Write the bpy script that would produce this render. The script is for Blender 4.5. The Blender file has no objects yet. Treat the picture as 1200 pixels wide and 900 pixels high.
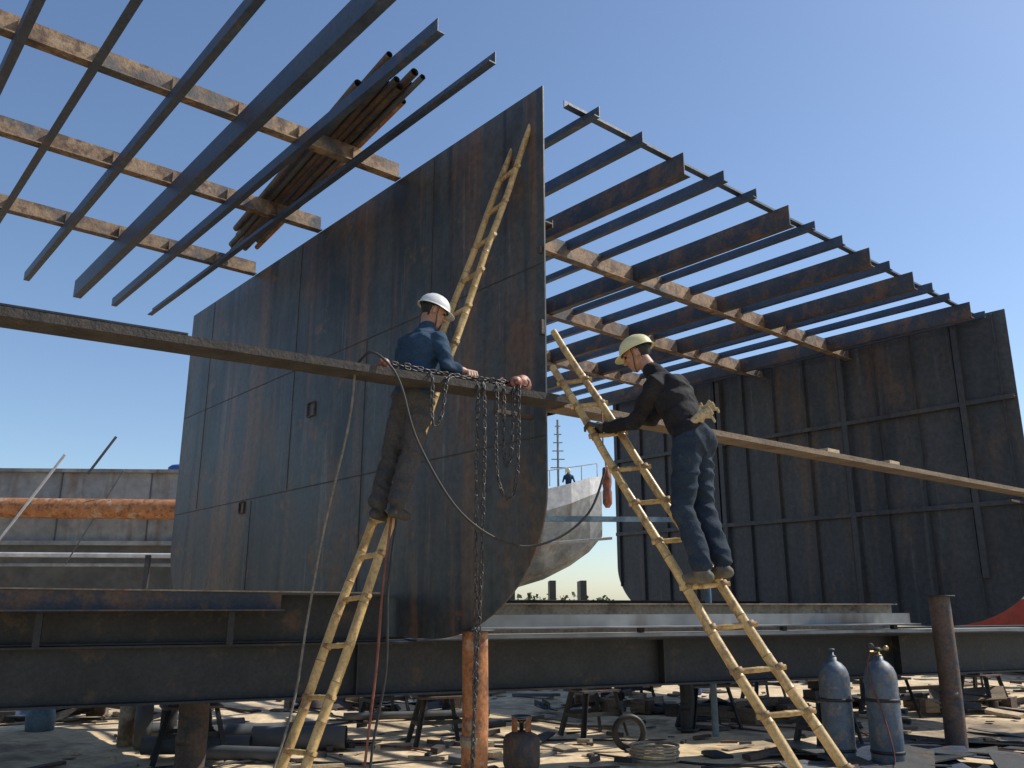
import bpy, math, random
import numpy as np
from mathutils import Vector, Matrix, noise
random.seed(7)
V=Vector
scene=bpy.context.scene
col=scene.collection

# ------------------------------------------------------------ materials
def rgba(c): return (c[0],c[1],c[2],1)
def surf(name,c1,c2,rust=None,rust_amt=0.5,scale=2.0,stretch=(1,1,1),rough=0.6,rvar=0.15,metal=0.0,bump=0.15,bscale=30,spec=0.5,stain=None,stain_amt=.5,drips=(),var=.22):
    m=bpy.data.materials.new(name); m.use_nodes=True
    nt=m.node_tree; N=nt.nodes; L=nt.links
    b=N['Principled BSDF']
    tc=N.new('ShaderNodeTexCoord')
    mp=N.new('ShaderNodeMapping'); mp.inputs['Scale'].default_value=stretch
    L.new(tc.outputs['Object'],mp.inputs['Vector'])
    def nz(sc,det=3,r=.6,src=None,off=0,st=None):
        n=N.new('ShaderNodeTexNoise'); n.inputs['Scale'].default_value=sc; n.inputs['Detail'].default_value=det; n.inputs['Roughness'].default_value=r
        if off:
            m2=N.new('ShaderNodeMapping'); m2.inputs['Location'].default_value=(off,off*2,off*.7)
            if st: m2.inputs['Scale'].default_value=st
            L.new(src or mp.outputs[0],m2.inputs[0]); L.new(m2.outputs[0],n.inputs['Vector'])
        else: L.new(src or mp.outputs[0],n.inputs['Vector'])
        return n.outputs['Fac']
    def ramp(f,a,bb,c=0.,d=1.):
        r=N.new('ShaderNodeMapRange'); r.inputs['From Min'].default_value=a; r.inputs['From Max'].default_value=bb
        r.inputs['To Min'].default_value=c; r.inputs['To Max'].default_value=d
        L.new(f,r.inputs['Value']); return r.outputs[0]
    def mix(f,a,bb):
        x=N.new('ShaderNodeMix'); x.data_type='RGBA'
        L.new(f,x.inputs['Factor'])
        for s,k in ((a,6),(bb,7)):
            if isinstance(s,tuple): x.inputs[k].default_value=rgba(s)
            else: L.new(s,x.inputs[k])
        return x.outputs[2]
    n1=nz(scale); c=mix(ramp(n1,.35,.65),c1,c2)
    if rust:
        n2=nz(scale*1.7,5,.7,off=3.3); c=mix(ramp(n2,.72-.3*rust_amt,.86-.3*rust_amt),c,rust)
    if stain:
        n3=nz(scale*.8,3,.65,off=9.1); c=mix(ramp(n3,.68-.25*stain_amt,.85-.25*stain_amt),c,stain)
    for k,(dc,lo,hi,st,mx) in enumerate(drips):
        nd=nz(1.0,4,.62,src=tc.outputs['Object'],off=5.7+4.1*k,st=st); c=mix(ramp(nd,lo,hi,0,mx),c,dc)
    n4=nz(bscale*1.0,2,.7,src=tc.outputs['Object'])
    hs=N.new('ShaderNodeHueSaturation'); L.new(c,hs.inputs['Color'])
    L.new(ramp(n4,.3,.7,1-var,1+var),hs.inputs['Value'])
    L.new(hs.outputs[0],b.inputs['Base Color'])
    L.new(ramp(n1,0,1,rough-rvar,min(1,rough+rvar)),b.inputs['Roughness'])
    b.inputs['Metallic'].default_value=metal
    b.inputs['Specular IOR Level'].default_value=spec
    if bump:
        bp=N.new('ShaderNodeBump'); bp.inputs['Strength'].default_value=bump; bp.inputs['Distance'].default_value=.02
        L.new(n4,bp.inputs['Height']); L.new(bp.outputs[0],b.inputs['Normal'])
    return m
M={}
M['plate']=surf('mill_scale_steel_plate',(.055,.066,.070),(.105,.112,.108),rust=(.15,.095,.06),rust_amt=.72,scale=.9,stretch=(1.3,1.3,.5),rough=.48,metal=.2,bump=.08,bscale=14,stain=(.032,.04,.045),stain_amt=.75,
  drips=(((.19,.115,.07),.54,.66,(3.2,3.2,.16),.75),((.20,.21,.20),.60,.70,(7,7,.35),.6),((.025,.03,.034),.55,.66,(4.5,4.5,.22),.7),((.20,.11,.06),.62,.68,(2.2,2.2,2.6),.7)))
M['plate2']=surf('dark_steel_plate',(.045,.052,.06),(.08,.085,.09),rust=(.12,.09,.07),rust_amt=.55,scale=1.0,stretch=(1.2,1.2,.4),rough=.5,metal=.2,bump=.08,bscale=14,
  drips=(((.15,.10,.07),.55,.67,(2.6,2.6,.16),.6),((.13,.14,.145),.60,.70,(6,6,.3),.5)))
M['weld']=surf('weld_seam',(.045,.042,.04),(.10,.075,.055),scale=9,rough=.7,metal=.2,bump=.4,bscale=60)
M['beam']=surf('blue_grey_steel',(.042,.062,.10),(.07,.095,.14),rust=(.16,.10,.07),rust_amt=.5,scale=3,rough=.5,metal=.2,bump=.1)
M['girder']=surf('rusty_steel',(.24,.155,.09),(.37,.26,.16),rust=(.12,.07,.045),rust_amt=.85,scale=3.2,rough=.7,metal=.1,bump=.2,stain=(.09,.095,.105),stain_amt=.8)
M['brown']=surf('brown_rust_steel',(.11,.07,.055),(.16,.11,.08),rust=(.055,.06,.065),rust_amt=.8,scale=3,rough=.7,metal=.15,bump=.2)
M['web']=surf('dark_web_steel',(.04,.05,.066),(.07,.078,.09),rust=(.15,.09,.06),rust_amt=.8,scale=2,rough=.6,metal=.15,bump=.2)
M['dark']=surf('black_steel',(.022,.025,.027),(.048,.05,.052),rust=(.10,.07,.045),rust_amt=.5,scale=2,rough=.6,metal=.2,bump=.15)
M['tan']=surf('weathered_steel_flat',(.28,.23,.16),(.40,.34,.25),rust=(.14,.105,.08),rust_amt=.7,scale=2.0,rough=.7,bump=.15)
M['orange']=surf('orange_rust',(.33,.13,.045),(.42,.19,.08),rust=(.17,.07,.035),rust_amt=.8,scale=4,rough=.8,bump=.25,stain=(.46,.37,.26),stain_amt=.5)
M['bamboo']=surf('bamboo',(.42,.28,.10),(.60,.42,.18),rust=(.27,.17,.08),rust_amt=.75,scale=6,stretch=(1,1,.5),rough=.42,bump=.1,bscale=50)
M['bnode']=surf('bamboo_node',(.20,.12,.05),(.31,.2,.09),scale=15,rough=.6)
M['wood']=surf('scaffold_timber',(.13,.095,.065),(.23,.17,.11),rust=(.06,.05,.04),rust_amt=.5,scale=6,stretch=(.4,.6,3),rough=.8,bump=.3,bscale=40)
M['dwood']=surf('dark_timber',(.03,.028,.027),(.06,.053,.047),rust=(.10,.07,.05),rust_amt=.4,scale=5,rough=.8,bump=.3,bscale=40)
M['pwood']=surf('pale_timber',(.42,.32,.2),(.55,.43,.28),scale=6,rough=.8,bump=.2)
M['sand']=surf('sandy_ground',(.56,.435,.27),(.68,.54,.36),rust=(.30,.235,.16),rust_amt=.7,scale=.7,rough=.95,rvar=.05,bump=.6,bscale=7,spec=.15,stain=(.17,.14,.11),stain_amt=.55)
M['chain']=surf('chain_steel',(.04,.04,.042),(.09,.085,.08),rust=(.13,.08,.06),rust_amt=.5,scale=30,rough=.5,metal=.4,bump=0)
M['hoist']=surf('hoist_red_paint',(.28,.08,.045),(.35,.13,.07),rust=(.10,.07,.055),rust_amt=.9,scale=14,rough=.5)
M['rubber']=surf('black_rubber',(.012,.012,.013),(.03,.03,.03),scale=8,rough=.6,bump=0)
M['rubred']=surf('red_hose_rubber',(.12,.035,.025),(.2,.07,.05),scale=8,rough=.6,bump=0)
M['grope']=surf('grey_rope',(.12,.115,.10),(.2,.19,.165),scale=20,rough=.9,bump=0)
M['cylblue']=surf('blue_grey_paint',(.055,.09,.13),(.085,.125,.17),rust=(.17,.15,.13),rust_amt=.75,scale=6,rough=.5,bump=.1)
M['brass']=surf('brass',(.30,.22,.10),(.4,.3,.15),scale=15,rough=.4,metal=.8,bump=0)
M['greyp']=surf('grey_hull_paint',(.20,.22,.23),(.31,.315,.30),rust=(.15,.12,.10),rust_amt=.55,scale=.35,stretch=(1,1,.35),rough=.7,bump=.05,bscale=3,stain=(.12,.135,.15),stain_amt=.6,drips=(((.16,.115,.085),.55,.66,(1.6,1.6,.15),.7),((.40,.40,.38),.58,.68,(.8,.8,.5),.6)))
M['greyd']=surf('dark_hull_paint',(.07,.08,.09),(.12,.125,.13),rust=(.13,.09,.07),rust_amt=.5,scale=.5,rough=.7,bump=.05,bscale=3)
M['white']=surf('white_hull_paint',(.42,.44,.46),(.55,.56,.56),rust=(.3,.26,.22),rust_amt=.4,scale=.4,rough=.6,bump=.03,bscale=3)
M['red']=surf('red_hull_paint',(.28,.04,.035),(.37,.065,.05),rust=(.2,.1,.07),rust_amt=.4,scale=.8,rough=.65,bump=.05,bscale=4)
M['tree']=surf('tree_foliage',(.04,.06,.025),(.09,.11,.05),scale=.8,rough=.9,bump=0)
M['bluebar']=surf('faded_blue_paint',(.07,.13,.18),(.12,.19,.24),rust=(.14,.1,.07),rust_amt=.4,scale=4,rough=.6)
M['skin']=surf('skin',(.34,.18,.115),(.40,.22,.145),scale=10,rough=.5,bump=.05,bscale=80,var=.08)
M['hair']=surf('black_hair',(.008,.007,.006),(.02,.018,.015),scale=40,rough=.6,bump=.4,bscale=150)
M['eye']=surf('eye',(.01,.01,.01),(.02,.015,.012),scale=10,rough=.2,bump=0)
M['lip']=surf('lip',(.26,.11,.09),(.31,.14,.11),scale=10,rough=.5,bump=0)
M['jacket']=surf('navy_work_jacket',(.020,.046,.082),(.036,.068,.112),rust=(.05,.075,.10),rust_amt=.4,scale=4,rough=.85,bump=.25,bscale=70,spec=.2)
M['gpants']=surf('grey_work_trousers',(.05,.05,.053),(.078,.075,.074),rust=(.11,.10,.09),rust_amt=.4,scale=4,rough=.9,bump=.25,bscale=70,spec=.2)
M['black']=surf('black_work_shirt',(.010,.010,.012),(.022,.022,.026),rust=(.05,.048,.045),rust_amt=.3,scale=5,rough=.85,bump=.25,bscale=70,spec=.25)
M['jeans']=surf('denim',(.016,.028,.045),(.032,.047,.07),rust=(.06,.075,.092),rust_amt=.45,scale=4,rough=.9,bump=.3,bscale=90,spec=.2)
M['glove']=surf('work_glove_canvas',(.36,.29,.17),(.46,.37,.23),rust=(.16,.13,.09),rust_amt=.6,scale=20,rough=.9,bump=.3,bscale=90)
M['gloved']=surf('dirty_work_glove',(.03,.028,.026),(.07,.06,.05),scale=20,rough=.9,bump=.3,bscale=90)
M['boot']=surf('canvas_shoe',(.10,.09,.07),(.17,.15,.11),scale=14,rough=.85,bump=.2)
M['bootd']=surf('dark_shoe',(.03,.028,.026),(.06,.055,.05),scale=14,rough=.8,bump=.2)
M['hwhite']=surf('white_helmet_plastic',(.62,.64,.64),(.72,.72,.71),rust=(.4,.38,.33),rust_amt=.25,scale=9,rough=.35,rvar=.08,bump=.02,var=.04)
M['hyel']=surf('pale_yellow_helmet_plastic',(.66,.60,.30),(.73,.67,.38),rust=(.45,.38,.2),rust_amt=.3,scale=9,rough=.35,rvar=.08,bump=.02,var=.04)
M['blue']=surf('blue_paint',(.03,.08,.3),(.05,.12,.36),scale=3,rough=.6)

# ------------------------------------------------------------ mesh builder
class MB:
    def __init__(s): s.v=[];s.f=[];s.mi=[];s.mats=[];s.sm=[]
    def m(s,k):
        if k not in s.mats: s.mats.append(k)
        return s.mats.index(k)
    def add(s,vs,fs,k,smooth=False):
        o=len(s.v); s.v+= [tuple(x) for x in vs]; i=s.m(k)
        for f in fs: s.f.append([o+j for j in f]); s.mi.append(i); s.sm.append(smooth)
    def extr(s,prof,p,q,k,up=(0,0,1)):
        p=V(p);q=V(q);d=(q-p).normalized();sd=d.cross(V(up)).normalized();u=sd.cross(d).normalized()
        n=len(prof)
        vs=[p+sd*a+u*b for a,b in prof]+[q+sd*a+u*b for a,b in prof]
        fs=[[i,(i+1)%n,n+(i+1)%n,n+i] for i in range(n)]+[list(range(n))[::-1],[n+i for i in range(n)]]
        s.add(vs,fs,k)
    def rect(s,p,q,w,h,k,up=(0,0,1)):
        s.extr([(-w/2,-h/2),(w/2,-h/2),(w/2,h/2),(-w/2,h/2)],p,q,k,up)
    def box(s,c,size,k,rz=0,tilt=None):
        R=Matrix.Rotation(rz,3,'Z')
        if tilt: R=R@Matrix.Rotation(tilt[0],3,'X')@Matrix.Rotation(tilt[1],3,'Y')
        x,y,z=[t/2 for t in size]
        vs=[V(c)+R@V((a*x,b*y,e*z)) for a in(-1,1) for b in(-1,1) for e in(-1,1)]
        s.add(vs,[[0,1,3,2],[4,6,7,5],[0,4,5,1],[2,3,7,6],[0,2,6,4],[1,5,7,3]],k)
    def tube(s,pts,rad,k,n=10,cap=True,smooth=True,kf=None):
        pts=[V(p) for p in pts]; 
        if not hasattr(rad,'__len__'): rad=[rad]*len(pts)
        rings=[];prev=None
        for i,p in enumerate(pts):
            d=(pts[min(i+1,len(pts)-1)]-pts[max(i-1,0)]).normalized()
            if prev is None:
                a=V((0,0,1)) if abs(d.z)<.9 else V((1,0,0))
                x=d.cross(a).normalized()
            else:
                x=(prev-d*prev.dot(d)).normalized()
            prev=x;y=d.cross(x)
            rings.append([p+(x*math.cos(t)+y*math.sin(t))*rad[i] for t in [2*math.pi*j/n for j in range(n)]])
        vs=[v for r in rings for v in r]
        if kf is None:
            fs=[[i*n+j,i*n+(j+1)%n,(i+1)*n+(j+1)%n,(i+1)*n+j] for i in range(len(pts)-1) for j in range(n)]
            s.add(vs,fs,k,smooth)
        else:
            o=len(s.v); s.v+=[tuple(x) for x in vs]
            for i in range(len(pts)-1):
                mi=s.m(kf(i))
                for j in range(n):
                    s.f.append([o+i*n+j,o+i*n+(j+1)%n,o+(i+1)*n+(j+1)%n,o+(i+1)*n+j]); s.mi.append(mi); s.sm.append(smooth)
        if cap:
            s.add(rings[0],[list(range(n))[::-1]],k); s.add(rings[-1],[list(range(n))],k)
    def lathe(s,prof,c,k,n=20,axis=None):
        c=V(c); R=Matrix.Identity(3)
        if axis is not None: R=V(axis).normalized().to_track_quat('Z','Y').to_matrix()
        vs=[c+R@V((r*math.cos(2*math.pi*j/n),r*math.sin(2*math.pi*j/n),z)) for r,z in prof for j in range(n)]
        fs=[[i*n+j,i*n+(j+1)%n,(i+1)*n+(j+1)%n,(i+1)*n+j] for i in range(len(prof)-1) for j in range(n)]
        fs.append(list(range(n))[::-1]); fs.append([(len(prof)-1)*n+j for j in range(n)])
        s.add(vs,fs,k,True)
    def chain(s,pts,k,L=.058,w=.036,r=.0062):
        pts=[V(p) for p in pts]; pitch=L-2.2*r
        out=[pts[0]]
        dens=[]
        for a,b in zip(pts[:-1],pts[1:]):
            m=max(2,int((b-a).length/.004))
            dens+=[a.lerp(b,i/m) for i in range(m)]
        dens.append(pts[-1]); last=dens[0]
        for p in dens:
            if (p-last).length>=pitch: out.append(p); last=p
        for i in range(len(out)-1):
            a,b=out[i],out[i+1]; c=(a+b)/2; d=(b-a).normalized()
            h=V((.8,.6,0)) if abs(d.dot(V((.8,.6,0))))<.8 else V((0,0,1))
            x=d.cross(h).normalized(); y=d.cross(x)
            x,y=(x,y) if i%2 else (y,-x)
            ang=.35*math.sin(i*2.3); x=(x*math.cos(ang)+y*math.sin(ang)).normalized(); y=d.cross(x)
            P=[]
            hl=L/2-w/2; rr=w/2-r
            for t in range(10):
                th=2*math.pi*t/10
                P.append(c+d*(math.sin(th)*rr+(hl if math.sin(th)>0 else -hl))+x*(math.cos(th)*rr))
            n=5;vs=[]
            for t in range(10):
                cen=P[t]; o=(cen-c-d*max(-hl,min(hl,(cen-c).dot(d)))).normalized()
                vs+=[cen+(o*math.cos(q)+y*math.sin(q))*r for q in [2*math.pi*j/n for j in range(n)]]
            fs=[[t*n+j,t*n+(j+1)%n,((t+1)%10)*n+(j+1)%n,((t+1)%10)*n+j] for t in range(10) for j in range(n)]
            s.add(vs,fs,k,True)
    def obj(s,name,parent=None):
        me=bpy.data.meshes.new(name); me.from_pydata(s.v,[],s.f); 
        for k in s.mats: me.materials.append(M[k])
        me.polygons.foreach_set('material_index',s.mi); me.polygons.foreach_set('use_smooth',s.sm)
        me.validate(); me.update()
        o=bpy.data.objects.new(name,me); col.objects.link(o)
        if parent: o.parent=parent
        import bmesh
        bm=bmesh.new(); bm.from_mesh(me); bmesh.ops.recalc_face_normals(bm,faces=bm.faces); bm.to_mesh(me); bm.free()
        return o
def I(h,b,tw,tf):
    return [(-b/2,-h/2),(b/2,-h/2),(b/2,-h/2+tf),(tw/2,-h/2+tf),(tw/2,h/2-tf),(b/2,h/2-tf),(b/2,h/2),(-b/2,h/2),(-b/2,h/2-tf),(-tw/2,h/2-tf),(-tw/2,-h/2+tf),(-b/2,-h/2+tf)]
def Lp(h,b,t,s=1): return [(0,0),(b*s,0),(b*s,t),(t*s,t),(t*s,h),(0,h)]
def Tp(h,b,tw,tf): return [(-b/2,0),(b/2,0),(b/2,tf),(tw/2,tf),(tw/2,h),(-tw/2,h),(-tw/2,tf),(-b/2,tf)]
def catmull(P,n=8):
    P=[V(p) for p in P];P=[P[0]*2-P[1]]+P+[P[-1]*2-P[-2]];o=[]
    for i in range(1,len(P)-2):
        a,b,c,d=P[i-1:i+3]
        for j in range(n):
            t=j/n
            o.append(.5*((2*b)+(c-a)*t+(2*a-5*b+4*c-d)*t*t+(3*b-a-3*c+d)*t**3))
    o.append(P[-2]); return o

# ship-hull frame: a = along ship, b = across ship
O=V((.27,6.5,0)); A=V((.759,.651,0)); B=V((-.651,.759,0))
def S(s,t,z): return O+A*s+B*t+V((0,0,z))
TOP=5.86

# ------------------------------------------------------------ bulkheads
def bulkhead(s,t0,t1,zt,zb,zv,mat,sg,lines,sd_=.085,r=1.5,pitch=.645):
    b=MB(); th=.014
    out=[(t0,zt)]
    for i in range(0,19):
        ph=math.radians(90*i/18); out.append((t0+r-r*math.cos(ph),zv-(zv-zb)*math.sin(ph)))
    for i in range(18,-1,-1):
        ph=math.radians(90*i/18); out.append((t1-r+r*math.cos(ph),zv-(zv-zb)*math.sin(ph)))
    out.append((t1,zt))
    n=len(out)
    vs=[S(s-th/2,t,z) for t,z in out]+[S(s+th/2,t,z) for t,z in out]
    b.add(vs,[list(range(n)),[n+i for i in range(n)][::-1]]+[[i,(i+1)%n,n+(i+1)%n,n+i] for i in range(n)],mat)
    def zlow(t):
        x=0
        if t<t0+r: x=(t0+r-t)/r
        if t>t1-r: x=(t-t1+r)/r
        return zv-(zv-zb)*math.sqrt(max(0,1-x*x))
    t=t0+.18
    while t<t1-.1:
        z0=zlow(t)+.04
        b.rect(S(s+sg*(th/2+sd_/2),t,z0),S(s+sg*(th/2+sd_/2),t,zt-.03),.01,sd_,mat,up=A)
        t+=pitch
    for (za,zbb,dd) in lines:
        b.rect(S(s+sg*(th/2+dd/2),t0+.02,za),S(s+sg*(th/2+dd/2),t1-.05,zbb),dd,.012,mat)
        b.rect(S(s+sg*(th/2+dd+.004),t0+.02,za),S(s+sg*(th/2+dd+.004),t1-.05,zbb),.008,.07,mat)
    return b,th
b,th=bulkhead(0,0,8.0,TOP,1.225,2.38,'plate',+1,[(4.6,4.6,.1),(3.0,3.0,.1)])
for z in (4.22,2.78):
    b.rect(S(-th/2-.001,.02,z),S(-th/2-.001,7.97,z),.005,.010,'weld')
for t,z0,z1 in ((2.75,1.27,4.2),(5.35,1.27,2.76),(4.4,2.8,5.84),(7.15,2.8,5.84),(1.6,4.24,5.84)):
    b.rect(S(-th/2-.0015,t,z0),S(-th/2-.0015,t,z1),.009,.005,'weld',up=A)
for t,z,w in ((3.9,3.66,.08),(5.6,2.69,.07)):
    for dz in (-w,w): b.rect(S(-th/2-.012,t-w,z+dz),S(-th/2-.012,t+w,z+dz),.024,.010,'brown')
    for dt in (-w,w): b.rect(S(-th/2-.011,t+dt,z-w+.008),S(-th/2-.011,t+dt,z+w-.008),.010,.02,'brown',up=A)
b.rect(S(-th/2-.02,.02,3.6),S(-th/2-.02,.02,3.72),.04,.03,'weld',up=A)
b.rect(S(-th/2-.02,.03,4.3),S(-th/2-.02,.03,4.36),.03,.03,'weld',up=A)
b.rect(S(-.05,.12,2.93),S(-.42,.12,2.93),.06,.03,'weld')
b.obj('ship_bulkhead_plate')
b,th=bulkhead(9.2,-.33,7.72,TOP,1.2,2.3,'plate2',-1,[(4.5,4.5,.07),(2.96,2.96,.07)],sd_=.055)
for t in (.42,2.36,4.9): b.rect(S(9.2-.04,t,1.5 if t>1 else 1.9),S(9.2-.04,t,TOP-.03),.09,.10,'plate2',up=A)
b.rect(S(9.2-.05,-.2,2.93),S(9.2-.55,-.2,2.93),.06,.03,'weld')
b.obj('ship_bulkhead_plate')
b,th=bulkhead(-5.65,0.9,8.0,TOP,1.225,2.38,'plate2',+1,[])
b.obj('ship_bulkhead_plate')

# ------------------------------------------------------------ deck framing
deep=(-3,3,6,9,11,14)
for i in list(range(-9,0))+list(range(1,16)):
    s=i*.605; b=MB()
    j=random.uniform(-.03,.03); far=8.05+random.uniform(-.12,.12)
    if i<0: far={-1:8.07,-2:8.0,-3:7.6,-4:7.7,-5:7.0}.get(i,7.8)
    near=-.10+j
    if i==-3: near=-.55
    if i in deep: b.extr(Lp(.24,.10,.012),S(s,near,TOP-.24),S(s,far,TOP-.24),'beam' if i<0 else 'web')
    else: b.extr(Lp(.115,.07,.010,-1 if i%2 else 1),S(s,near,TOP-.115),S(s,far,TOP-.115),'beam')
    b.obj('deck_beam')
for t in (2.25,3.95,5.78):
    b=MB(); b.extr(Tp(.19,.11,.012,.014),S(-5.6,t,TOP+.002),S(-.012,t,TOP+.002),'girder')
    for i in range(-9,0): b.rect(S(i*.605+.02,t-.03,TOP+.02),S(i*.605+.02,t-.03,TOP+.15),.01,.05,'girder',up=B)
    b.obj('deck_girder')
    b=MB(); b.extr(Tp(.235,.12,.012,.014),S(.012,t-.05,TOP-.26),S(9.19,t-.05,TOP-.26),'girder'); b.obj('deck_girder')
b=MB(); b.extr(Lp(.08,.07,.01),S(.38,.14,TOP+.002),S(9.15,.14,TOP+.002),'beam'); b.obj('deck_edge_angle')

b=MB()
rp=random.Random(2)
for i in range(13):
    r=.027+.012*rp.random(); lay=i//7
    off=(i%7)*.078-.2+lay*.035
    p=S(-.86,1.15+rp.uniform(-.3,.2),TOP+.235+lay*.066)+A*off
    q=S(-.42+rp.uniform(-.03,.03),5.3+rp.uniform(-.35,.45),TOP+.235+lay*.066)+A*off*.9
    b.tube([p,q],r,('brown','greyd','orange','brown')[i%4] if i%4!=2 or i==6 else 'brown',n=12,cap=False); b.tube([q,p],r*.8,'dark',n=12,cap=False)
b.obj('steel_pipe_bundle')

# ------------------------------------------------------------ base girders
D=V((.928,.371,0)); G0=V((0,8.5,0)); Nn=V((.371,-.928,0))
def G(k,off,z): return G0+D*k+Nn*off+V((0,0,z))
def ibeam(name,k0,k1,off,z0,z1,bw,mat,stif=1.2,tf=.018):
    b=MB(); h=z1-z0
    b.extr(I(h,bw,.014,tf),G(k0,off,(z0+z1)/2),G(k1,off,(z0+z1)/2),mat)
    k=k0+.3
    while k<k1 and stif:
        for sg in (-1,1):
            c=G(k,off+sg*bw*.24,(z0+z1)/2); b.rect(c-V((0,0,h/2-tf-.002)),c+V((0,0,h/2-tf-.002)),.01,bw*.4,mat,up=Nn)
        k+=stif
    return b.obj(name)
ibeam('building_berth_girder',-8,13,0,.735,1.19,.28,'dark',stif=3.1)
ibeam('building_berth_girder',-9,14,-2.0,.72,1.13,.28,'dark')
ibeam('building_berth_girder',-9,14,-4.6,.72,1.13,.28,'dark')
b=MB(); b.extr(I(.40,.22,.012,.014),G(-7.5,-.03,1.395),G(-1.25,-.03,1.395),'dark'); b.obj('steel_channel_beam')
b=MB(); b.extr(Lp(.16,.22,.012),G(-7.5,.36,1.46),G(-2.2,.20,1.46),'web')
b.rect(G(-7.2,.2,1.65),G(-1.35,.05,1.61),.34,.012,'tan'); 
for k in (-7,-5.5,-4,-2.6): b.rect(G(k,.28,1.195),G(k,.28,1.455),.05,.05,'dark',up=Nn)
b.obj('steel_angle_stack')
b=MB(); b.extr(I(.33,.20,.012,.014),G(-.95,-.05,1.36),G(4.8,-.05,1.36),'tan')
b.obj('steel_channel_beam')
b=MB(); b.extr(Lp(.12,.16,.012),G(-.7,.42,1.30),G(4.7,.30,1.30),'greyp')
b.rect(G(-.9,.36,1.235),G(6.5,.30,1.235),.26,.03,'greyp')
b.rect(G(-1.0,.0,1.2),G(11.5,.0,1.2),.46,.012,'beam')
for k in (-.5,1.2,2.9,4.4): b.rect(G(k,.36,1.252),G(k,.36,1.30),.05,.06,'dark',up=Nn)
b.obj('steel_angle_stack')
b=MB()
b.extr(I(.36,.2,.012,.014),S(.1,4.2,1.40),S(9.0,4.2,1.40),'dark'); b.obj('keel_girder')
def post(name,x,y,z1,r,mat):
    b=MB(); b.tube([(x,y,-.05),(x+.01,y,z1*.5),(x,y,z1)],[r,r*.99,r],mat,n=24)
    b.lathe([(r*1.5,z1),(r*1.5,z1+.012)],(x,y,0),'dark')
    b.lathe([(r*1.6,.0),(r*1.6,.02)],(x,y,0),'dark')
    b.lathe([(r*1.012,z1*.33),(r*1.012,z1*.33+.08)],(x,y,0),'tan' if mat=='orange' else mat,n=24)
    return b.obj(name)
post('steel_pipe_prop',-.30,7.2,1.30,.105,'orange')
post('steel_pipe_prop',4.73,9.75,1.60,.11,'brown')
post('steel_pipe_prop',2.2,11.4,.72,.09,'dark')
post('steel_pipe_prop',-3.05,8.7,.70,.14,'brown')

def trestle(x,y,rz,h=.50,sc=1):
    b=MB(); R=Matrix.Rotation(rz,3,'Z'); c=V((x,y,0))
    w,d=.21*sc,.15*sc
    def P(a,e,z): return c+R@V((a,e,z))
    for sx in(-1,1):
        for sy in(-1,1):
            b.extr(Lp(.05,.05,.007,sx),P(sx*w*1.35,sy*d*1.35,-.02),P(sx*w*.85,sy*d*.85,h),'dark',up=R@V((0,sy,0)))
    for sx in(-1,1): b.rect(P(sx*w*1.12,-d*1.12,h*.45),P(sx*w*1.12,d*1.12,h*.45),.008,.045,'dark')
    for sy in(-1,1): b.rect(P(-w*1.12,sy*d*1.12,h*.5),P(w*1.12,sy*d*1.12,h*.5),.008,.045,'dark')
    b.box(P(0,0,h+.012),(.5*sc,.36*sc,.022),'brown',rz=rz)
    b.box(P(0,0,h+.07),(.42*sc,.18,.09),'dwood',rz=rz+.06)
    b.box(P(.02,0,h+.155),(.26*sc,.24,.075),'dwood',rz=rz-.1)
    b.obj('steel_trestle_stand')
for x,f in ((-5.4,.1),(-3.3,.1),(-.82,.0),(.98,.2),(2.5,-.1),(5.3,.15),(7.0,.3),(8.4,.2)):
    k=(x-G(0,-2.0,0).x)/D.x; p=G(k,-2.0,0); trestle(p.x,p.y,.38+f,h=.49,sc=1.15)
for x in (-6.5,-4.2,-1.8,1.9,4.2,6.2,8.8,10.5):
    k=(x-G(0,-4.6,0).x)/D.x; p=G(k,-4.6,0); trestle(p.x,p.y,.4+random.uniform(-.2,.2),h=.49)
for x in (-6.9,8.9,3.4):
    k=x/D.x; p=G(k,0,0); trestle(p.x,p.y,.38,h=.50)

# ------------------------------------------------------------ bamboo ladders
def bamboo(b,p,q,r1,r2,seed):
    rnd=random.Random(seed); p=V(p);q=V(q);L=(q-p).length
    d=(q-p).normalized(); x=d.cross(V((0,1,.3))).normalized(); y=d.cross(x)
    nodes=[.1]
    while nodes[-1]<L: nodes.append(nodes[-1]+rnd.uniform(.22,.36))
    ks=[0.0];rad=[]
    for n0 in nodes:
        for dt,rr,kk in ((-.03,1,0),(-.007,1.0,0),(-.003,1.06,1),(.003,1.06,1),(.007,.99,0),(.03,.985,0)):
            u=n0+dt
            if ks[-1]<u<L: ks.append(u);rad.append((rr,kk))
    ks=ks+[L]; rad=[(1,0)]+rad+[(1,0)]
    bow=rnd.uniform(-.018,.018); ph=rnd.uniform(0,6)
    P=[];R=[]
    for u,(rr,kk) in zip(ks,rad):
        f=u/L; w=math.sin(math.pi*f)*bow+.005*math.sin(u*5+ph)
        P.append(p+d*u+x*w+y*(.005*math.sin(u*4+ph*2))); R.append((r1+(r2-r1)*f)*rr)
    b.tube(P,R,'bamboo',n=12,kf=lambda i: 'bnode' if rad[i][1] and rad[min(i+1,len(rad)-1)][1] else 'bamboo')
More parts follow.
